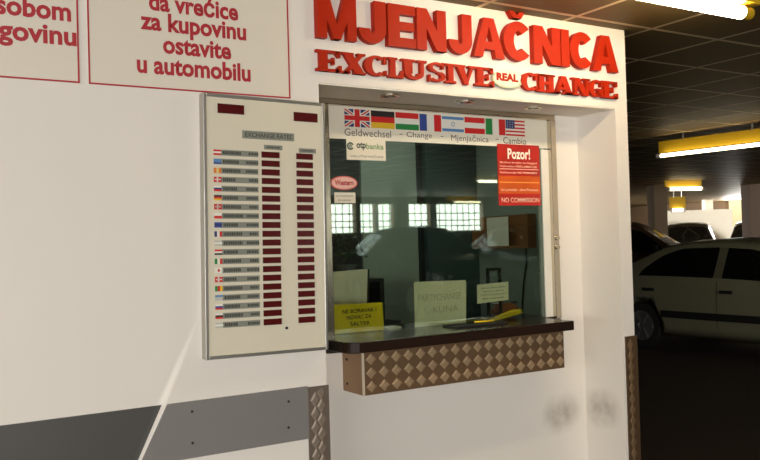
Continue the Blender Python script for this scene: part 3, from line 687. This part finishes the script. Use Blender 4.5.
def fin_lamp(p0, p1, label, zt_, fin, r=.021, estr=None):
    """tube hanging before a yellow enamelled reflector board that reaches up to the ceiling"""
    p0 = Vector((p0[0], p0[1], zt_)); p1 = Vector((p1[0], p1[1], zt_)); c = (p0+p1)/2
    t = thing('ceiling_lamp', label, 'ceiling light', (c.x, c.y, zt_), 'fluorescent ceiling lamps')
    u = (p1-p0).normalized(); n = Vector((-u.y, u.x, 0))
    if n.dot(c-CAM) < 0: n = -n
    bm = bmesh.new(); a, b = p0-u*.04+n*.06, p1+u*.04+n*.06
    prismz(bm, [(a.x, a.y), (b.x, b.y), (b.x+n.x*.02, b.y+n.y*.02), (a.x+n.x*.02, a.y+n.y*.02)], zt_+.04, min(ZC-.001, zt_+fin)); part('reflector', bm, REFL, t)
    bm = bmesh.new(); tube(bm, p0+u*.03, p1-u*.03, r, 14); part('tube', bm, TUBEF, t, smooth=True)
    for q in (p0, p1):
        bm = bmesh.new(); tube(bm, q-u*.028, q+u*.028, r*1.2, 12); part('end_cap', bm, WHITEP, t)
    bm = bmesh.new()
    for k in (.2, .8): q = p0.lerp(p1, k)+n*.07; tube(bm, q+Vector((0, 0, fin-.03)), Vector((q.x, q.y, ZC)), .012, 8)
    part('hanger', bm, ALU, t)
    return t
q = PZ(741, 12.5, ZC-.075)
t = thing('ceiling_lamp', 'long lit fluorescent lamp nearest the camera at top right', 'ceiling light', (q.x-.7, q.y, ZC), 'fluorescent ceiling lamps')
pbox('spine', q.x-1.45, q.x+.10, q.y-.06, q.y+.06, ZC-.036, ZC-.0005, REFL, t)
bm = bmesh.new(); tube(bm, (q.x-1.38, q.y, ZC-.075), (q.x, q.y, ZC-.075), .034, 18); part('tube', bm, TUBEN, t, smooth=True)
for xx in (q.x-1.42, q.x+.035):
    bm = bmesh.new(); tube(bm, (xx-.034, q.y, ZC-.073), (xx+.034, q.y, ZC-.073), .032, 14); part('end_cap', bm, REFL, t)
Z2 = 2.55
fin_lamp(PZ(659, 156, Z2), PZ(775, 142.5, Z2), 'long lit fluorescent lamp above the grey car', Z2, .18)
Z3 = 2.60
fin_lamp(PZ(668, 189, Z3), PZ(702, 188.5, Z3), 'short lit fluorescent lamp deep in the garage behind the grey car', Z3, .19, r=.04)
c_ = CAM+(ray(678.5, 230)/(ray(678.5, 230).dot(AF)))*20.8
q0 = c_+Vector((-.1, .12, 0)); q1 = c_+Vector((.1, -.12, 0))
fin_lamp(q0, q1, 'farthest tiny lit lamp below the short one, before the white wall', 2.22, .34, r=.04)
for k, (x, y) in enumerate(((18.6, 6.6), (21.4, 8.6), (24.2, 10.8))):  # unseen extra lamps added to light the white divider wall
    o = lamp((x, y), 2.4, 'x', 'added fill lamp beyond the right picture edge, %s of its row' % ('nearest', 'middle', 'farthest')[k], half=.1)
    for ch in o.children:
        if ch.name.startswith('tube'): ch.data.materials[0] = TUBEN
lamp((9.95, -8.25), .62, 'x', 'lit lamp behind the viewer mirrored beside the red notice', half=.1)
m0, m1 = P(453, 202, .66+12.5), P(481, 202, .66+12.5)
MZ = min(m0.z, 2.62); n0 = Vector((m0.x, -12.5, 0)); n1 = Vector((m1.x, -12.5, 0))
t = fin_lamp((m0.x, -12.5), (m1.x, -12.5), 'lit lamp near the south openings mirrored in the middle of the glass', MZ, .16)
for ch in t.children:
    if ch.name.startswith('reflector'): ch.location.y -= .14

# ------------------------------------------------------------------ cars
def lerp(a, b, t_): return a+(b-a)*t_
def prof(tab, x):
    for (xa, va), (xb_, vb) in zip(tab, tab[1:]):
        if xa <= x <= xb_:
            u = (x-xa)/(xb_-xa); return lerp(va, vb, u)
    return tab[-1][1] if x > tab[-1][0] else tab[0][1]
XR_, XFW = -1.30, 1.30     # rear / front axle; front of the car towards +x
ROOF = [(-2.15, .86), (-2.10, .98), (-1.95, 1.02), (-1.62, 1.09), (-1.50, 1.16), (-1.05, 1.37), (-.7, 1.425), (-.2, 1.44), (.25, 1.41), (.5, 1.34), (.95, 1.08), (1.15, .98), (1.7, .88), (2.0, .78), (2.12, .66), (2.18, .56)]
BELT = [(-2.15, .84), (-2.0, .93), (-1.4, .95), (0, .92), (.9, .89), (1.2, .88), (1.7, .81), (2.0, .72), (2.18, .54)]
HW = [(-2.15, .66), (-2.0, .78), (-1.5, .84), (0, .86), (1.3, .84), (1.9, .76), (2.1, .64), (2.18, .52)]
def section(x):
    h = prof(HW, x); zb_ = prof(BELT, x); zr = max(prof(ROOF, x), zb_+.012)
    zl = .20 if -2.0 < x < 2.0 else .27
    g = min(1, (zr-zb_)/.45); wt = h-.03-.22*g
    return [(h-.05, zl), (h-.005, .34), (h, .52), (h-.005, .72), (h-.025, zb_), (lerp(h-.03, wt, .9), lerp(zb_, zr, .86)), (wt*.86, lerp(zb_, zr, .96)), (wt*.45, zr), (0, zr+.008)]
def side_pt(x, f, off=.004):    # point on the greenhouse side, f=0 at belt, 1 at roof rail
    s = section(x); (y0, z0), (y1, z1) = s[4], s[5]
    return Vector((x, lerp(y0, y1, f)+off, lerp(z0, z1, f)+off*.3))
def make_car(paint, label, zscale=1.):
    t = thing('car', label, 'car')
    bm = bmesh.new(); xs = sorted(set([round(-2.15+i*(4.33/44), 4) for i in range(45)]+[q for q, _ in ROOF]))
    rows = []
    for x in xs:
        s = section(x); rows.append([bm.verts.new((x, y, z)) for y, z in s]+[bm.verts.new((x, -y, z)) for y, z in s[-2::-1]])
    for a_, b_ in zip(rows, rows[1:]):
        for i in range(len(a_)-1): bm.faces.new((a_[i], a_[i+1], b_[i+1], b_[i]))
        bm.faces.new((a_[0], b_[0], b_[-1], a_[-1]))
    bm.faces.new(rows[0]); bm.faces.new(rows[-1][::-1])
    body = obj('body', bm, paint, None, smooth=True)
    bm = bmesh.new()
    for x in (XR_, XFW): tube(bm, (x, -1.2, .31), (x, -.52, .31), .36, 32); tube(bm, (x, .52, .31), (x, 1.2, .31), .36, 32)
    cut = obj('cutter', bm, TRIMB)
    md = body.modifiers.new('arch', 'BOOLEAN'); md.object = cut; md.operation = 'DIFFERENCE'; md.solver = 'EXACT'
    dg = bpy.context.evaluated_depsgraph_get(); dg.update()
    me = bpy.data.meshes.new_from_object(body.evaluated_get(dg)); body.modifiers.clear(); body.data = me
    bpy.data.objects.remove(cut); body.parent = t
    md = body.modifiers.new('wn', 'WEIGHTED_NORMAL')
    for f in me.polygons: f.use_smooth = True
    me.set_sharp_from_angle(angle=math.radians(32))
    for s in (1, -1):
        def pane(name, xa, xb_, n, flo, fhi, m=AUTOG, off=.005):
            bm = bmesh.new(); lo, hi = [], []
            for i in range(n+1):
                x = lerp(xa, xb_, i/n); a_ = side_pt(x, flo(x), off); b_ = side_pt(x, fhi(x), off); a_.y *= s; b_.y *= s
                lo.append(bm.verts.new(a_)); hi.append(bm.verts.new(b_))
            for i in range(n): bm.faces.new((lo[i], lo[i+1], hi[i+1], hi[i]))
            bmesh.ops.remove_doubles(bm, verts=bm.verts, dist=.0008)
            return obj(name, bm, m, t)
        pane('rear_side_window', -1.315, -.17, 26, lambda x: .08, lambda x: max(.085, .92*math.sqrt(max(0., 1-(max(0., -.62-x)/.70)**2))))
        pane('front_side_window', -.05, .98, 14, lambda x: .08, lambda x: max(.09, min(.92, .92-((x-.55)/.43)**2*.6 if x > .55 else .92)))
        pane('pillar_cover', -.165, -.055, 2, lambda x: .08, lambda x: .92, mat_pillar)
        for x, nm in ((-1.12, 'door_handle'), (.04, 'door_handle')):
            y = section(x)[3][0]*s
            bm = bmesh.new(); bx(bm, x-.10, x+.08, min(y, y+s*.028), max(y, y+s*.028),   .775, .815); obj(nm, bm, TRIMB, t, bevel=.008)
        bm = bmesh.new()
        for i in range(18):
            xa = -.93+1.86*i/18; xb_ = -.93+1.86*(i+1)/18
            ya_, yb_ = section(xa)[2][0], section(xb_)[2][0]
            q = [(xa, (ya_-.003)*s, .44), (xb_, (yb_-.003)*s, .44), (xb_, (yb_-.003)*s, .53), (xa, (ya_-.003)*s, .53)]
            q2 = [(a_, b_+s*.018, c_) for a_, b_, c_ in q]
            v1 = [bm.verts.new(k) for k in q]; v2 = [bm.verts.new(k) for k in q2]
            bm.faces.new(v1); bm.faces.new(v2)
            for k in range(4): bm.faces.new((v1[k], v1[(k+1) % 4], v2[(k+1) % 4], v2[k]))
        obj('side_moulding', bm, TRIMB, t)
        bm = bmesh.new()
        for x in (-.11, .93):
            sct = section(x)
            for (y0, z0), (y1, z1) in zip(sct[1:4], sct[2:5]):
                q = [(x-.004, (y0+.0015)*s, z0), (x+.004, (y0+.0015)*s, z0), (x+.004, (y1+.0015)*s, z1), (x-.004, (y1+.0015)*s, z1)]
                bm.faces.new([bm.verts.new(k) for k in q])
        obj('door_seam', bm, BLACK, t)
        bm = bmesh.new(); tube(bm, (.80, .80*s, .93), (.80, .93*s, .96), .02, 8); bx(bm, .75, .84, min(.88*s, 1.0*s), max(.88*s, 1.0*s), .92, 1.04); obj('wing_mirror', bm, TRIMB, t, bevel=.02)
        bm = bmesh.new(); bx(bm, -2.165, -1.99, min(.46*s, .735*s), max(.46*s, .735*s), .68, .86); obj('tail_lamp', bm, LAMPR, t, bevel=.02)
        bm = bmesh.new(); bx(bm, 1.98, 2.14, min(.38*s, .66*s), max(.38*s, .66*s), .55, .68); obj('head_lamp', bm, LAMPC, t, bevel=.03)
        for x in (XR_, XFW):
            bm = bmesh.new(); tube(bm, (x, s*.62, .305), (x, s*.80, .305), .305, 32); wo = obj('wheel', bm, TYRE, t, bevel=.02)
            bm = bmesh.new(); tube(bm, (x, s*.801, .305), (x, s*.806, .305), .20, 28)
            for k in range(6):
                a_ = k*math.pi/3; u = Vector((math.cos(a_), 0, math.sin(a_))); w_ = Vector((-math.sin(a_), 0, math.cos(a_)))
                c0 = Vector((x, s*.808, .305)); q = [c0+u*.04-w_*.028, c0+u*.19-w_*.02, c0+u*.19+w_*.02, c0+u*.04+w_*.028]
                vv = [bm.verts.new(k_) for k_ in q]; v3 = [bm.verts.new(k_+Vector((0, s*.012, 0))) for k_ in q]
                bm.faces.new(vv); bm.faces.new(v3)
                for i in range(4): bm.faces.new((vv[i], vv[(i+1) % 4], v3[(i+1) % 4], v3[i]))
            hb = obj('hubcap', bm, HUB, wo)
    def cross(name, xa, xb_, n, m):
        bm = bmesh.new(); rr = []
        for i in range(n+1):
            x = lerp(xa, xb_, i/n); sct = section(x); row = []
            pts_ = [(y*.94, z) for y, z in sct[5:]]
            for y, z in pts_+[(-y, z) for y, z in pts_[-2::-1]]: row.append(bm.verts.new((x, y, z+.006)))
            rr.append(row)
        for a_, b_ in zip(rr, rr[1:]):
            for i in range(len(a_)-1): bm.faces.new((a_[i], a_[i+1], b_[i+1], b_[i]))
        return obj(name, bm, m, t)
    cross('windscreen', .54, 1.0, 6, AUTOG); cross('rear_window', -1.46, -1.02, 6, AUTOG)
    bm = bmesh.new(); bx(bm, -2.19, -2.02, -.68, .68, .30, .56); obj('rear_bumper', bm, paint, t, bevel=.04)
    bm = bmesh.new(); bx(bm, 2.02, 2.22, -.60, .60, .26, .50); obj('front_bumper', bm, paint, t, bevel=.05)
    return t
mat_pillar = mat('car_pillar_paint', rgb(96, 92, 74), .35)
def dup(root, loc, rz, label, group=None, swap=None, sc_=(1, 1, 1)):
    def cp(o, par):
        c = o.copy(); col.objects.link(c)
        if par is not None: c.parent = par
        for ch in list(o.children): cp(ch, c)
        return c
    r_ = cp(root, None); r_.location = loc; r_.rotation_euler = (0, 0, rz); r_.scale = sc_; r_['label'] = label
    if group: r_['group'] = group
    if swap:
        for ch in r_.children:
            if ch.name.split('.')[0] in ('body', 'rear_bumper', 'front_bumper', 'pillar_cover'):
                ch.data = ch.data.copy(); ch.data.materials.clear(); ch.data.materials.append(swap)
    return r_
hero = make_car(PAINT, 'grey-green parked car with dark windows just right of the pier')
RZ = math.atan2(-1.0, .02)
def place(o, wheel_xy, rz, s=1.):   # put the rear right wheel's contact at a floor point
    o.rotation_euler = (0, 0, rz); o.scale = (s, s, s)
    v = Matrix.Rotation(rz, 3, 'Z') @ Vector((XR_*s, -.80*s, 0)); o.location = (wheel_xy[0]-v.x, wheel_xy[1]-v.y, 0)
place(hero, (9.25, 4.75), RZ, 1.06)
def at(px, depth):
    d = ray(px, 230); d = d/(d.x*AF.x+d.y*AF.y); return CAM+d*depth
q = at(622, 18.0)
dup(hero, (q.x, q.y, 0), math.radians(-60), 'tall dark brown car behind the pier, left of the grey car roof', None, PAINTB, (1.1, 1.1, 1.34))
for i, (px, ds) in enumerate(((688, 'left of the pair before the white wall'), (757, 'right of the pair, under the bright window'))):
    q = at(px, 25.5); dup(hero, (q.x, q.y, 0), math.radians((-145, 35)[i]), 'small dark parked car, '+ds, 'dark cars parked in the back row', PAINTD, (1.05, 1.0, 1.36))
for i, (x, ds) in enumerate(((10.4, 'left part'), (13.9, 'right part'))):
    dup(hero, (x, -11.4, 0), math.radians(94), 'dark tall car by the south openings, mirrored in the %s of the glass' % ds, 'cars by the south openings', PAINTD, (1.0, 1.15, 1.36))

# ------------------------------------------------------------------ garage depth: pillars, low white wall
def pillar(px0, px1, depth, label, m, zt=ZC, th=.5):
    a, b = at(px0, depth), at(px1, depth); u = (b-a); u.z = 0; L = u.length; u.normalize(); n = Vector((-u.y, u.x, 0))
    if n.dot(AF) < 0: n = -n
    bm = bmesh.new(); prismz(bm, [(a.x, a.y), (b.x, b.y), (b.x+n.x*th, b.y+n.y*th), (a.x+n.x*th, a.y+n.y*th)], 0, zt)
    return tag(obj('pillar', bm, m), label, 'pillar', 'garage pillars')
pillar(655, 668, 19.5, 'brown garage pillar left of the white wall', mat('brown_pillar', rgb(110, 92, 72), .7))
pillar(751, 768, 20.5, 'dark brown garage pillar right of the bright window at the right edge', mat('dark_brown_pillar', rgb(70, 50, 36), .7))
pillar(706, 714, 29.0, 'pale slim garage pillar behind the white low wall', WHITEP, th=.3)
a, b = at(668, 28.2), at(733, 28.2); u = (b-a); u.z = 0; n = Vector((-u.y, u.x, 0)).normalized()*.12
bm = bmesh.new(); prismz(bm, [(a.x, a.y), (b.x, b.y), (b.x+n.x, b.y+n.y), (a.x+n.x, a.y+n.y)], .0, 2.42); 
o = obj('wall_divider', bm, WHITEP); struct(o)

# ------------------------------------------------------------------ light
def area(name, loc, target, sx, sy, power, color=(1, 1, 1), spread=math.pi):
    l = bpy.data.lights.new(name, 'AREA'); l.shape = 'RECTANGLE'; l.size = sx; l.size_y = sy; l.energy = power; l.color = color; l.spread = spread
    o = bpy.data.objects.new(name, l); col.objects.link(o); o.location = loc
    o.rotation_euler = (Vector(target)-Vector(loc)).to_track_quat('-Z', 'Y').to_euler(); return o
area('daylight_west', (GX0+.25, -5.35, 1.5), (3, -1.0, 1.2), 8.0, 1.9, 370, (1, .98, .95))
area('daylight_south', (12.0, GY0+.05, 2.25), (12.0, 0, 2.25), 8.0, .72, 110, (.93, 1, .95))
area('fill_southwest', (-2.15, GY0+.05, 1.65), (1.0, 0, 1.3), 6.0, 1.8, 400, (1, .98, .95), math.radians(120))  # added fill light, set in a made-up south-west opening
area('fill_north', (12, GY1-.15, 1.65), (24, 13.5, 1.5), 6.8, 1.6, 600, (1, .95, .86), math.radians(50))  # added fill for the white divider, with a made-up north opening
area('fill_south_far', (20.5, GY0+.05, 1.65), (24.3, 13.3, 1.5), 4.8, 1.6, 400, (1, .94, .82), math.radians(40))  # added fill aimed at the white divider from a made-up far opening
area('daylight_east', (GX1-.1, 15.25, 2.25), (20, 13, 1.6), 1.25, .95, 130, (1, .97, .9))
area('booth_fill', (2.75, .95, 2.43), (2.75, .95, 0),   .9, .3, 4.2, (.95, 1, .95))  # added fill brightening the booth interior, no fixture behind it
def beam(p0, p1, src, power, half_w):
    l = bpy.data.lights.new('streak_spot', 'SPOT'); o = bpy.data.objects.new('streak_spot', l); col.objects.link(o)
    c = (Vector(p0)+Vector(p1))/2; src = Vector(src); z = (src-c).normalized(); u = (Vector(p1)-Vector(p0)); Lh = u.length/2
    yv = (u-z*u.dot(z)).normalized(); xv = yv.cross(z)
    d = (src-c).length; hl = Lh*(u.normalized().cross(z)).length
    l.spot_size = 2*math.atan(hl/d); l.spot_blend = 1.0; l.shadow_soft_size = 0.0; l.energy = power; l.color = (1, .98, .94)
    m_ = Matrix((xv, yv, z)).transposed().to_4x4(); o.matrix_world = Matrix.Translation(src) @ m_ @ Matrix.Diagonal((half_w/hl, 1, 1, 1))
beam((1.15, 0, 1.36), (.72, 0, .46), (-1.2, -6.0, 2.5), 420, .020)  # added spot that draws the slanted bright streak; its source is made up
wd = bpy.data.worlds.new('world'); sc.world = wd; wd.use_nodes = True
bg = wd.node_tree.nodes['Background']
sky = wd.node_tree.nodes.new('ShaderNodeTexSky'); sky.sky_type = 'NISHITA'; sky.sun_disc = False; sky.sun_elevation = math.radians(40); sky.air_density = 1.5
wd.node_tree.links.new(sky.outputs[0], bg.inputs[0]); bg.inputs[1].default_value = .2

vs = sc.view_settings
sc.display_settings.display_device = 'sRGB'
vs.view_transform = 'Standard'; vs.look = 'None'; vs.gamma = 1; vs.use_curve_mapping = False; vs.exposure = 0.0
sc.cycles.use_denoising = True
sc.cycles.max_bounces = 8
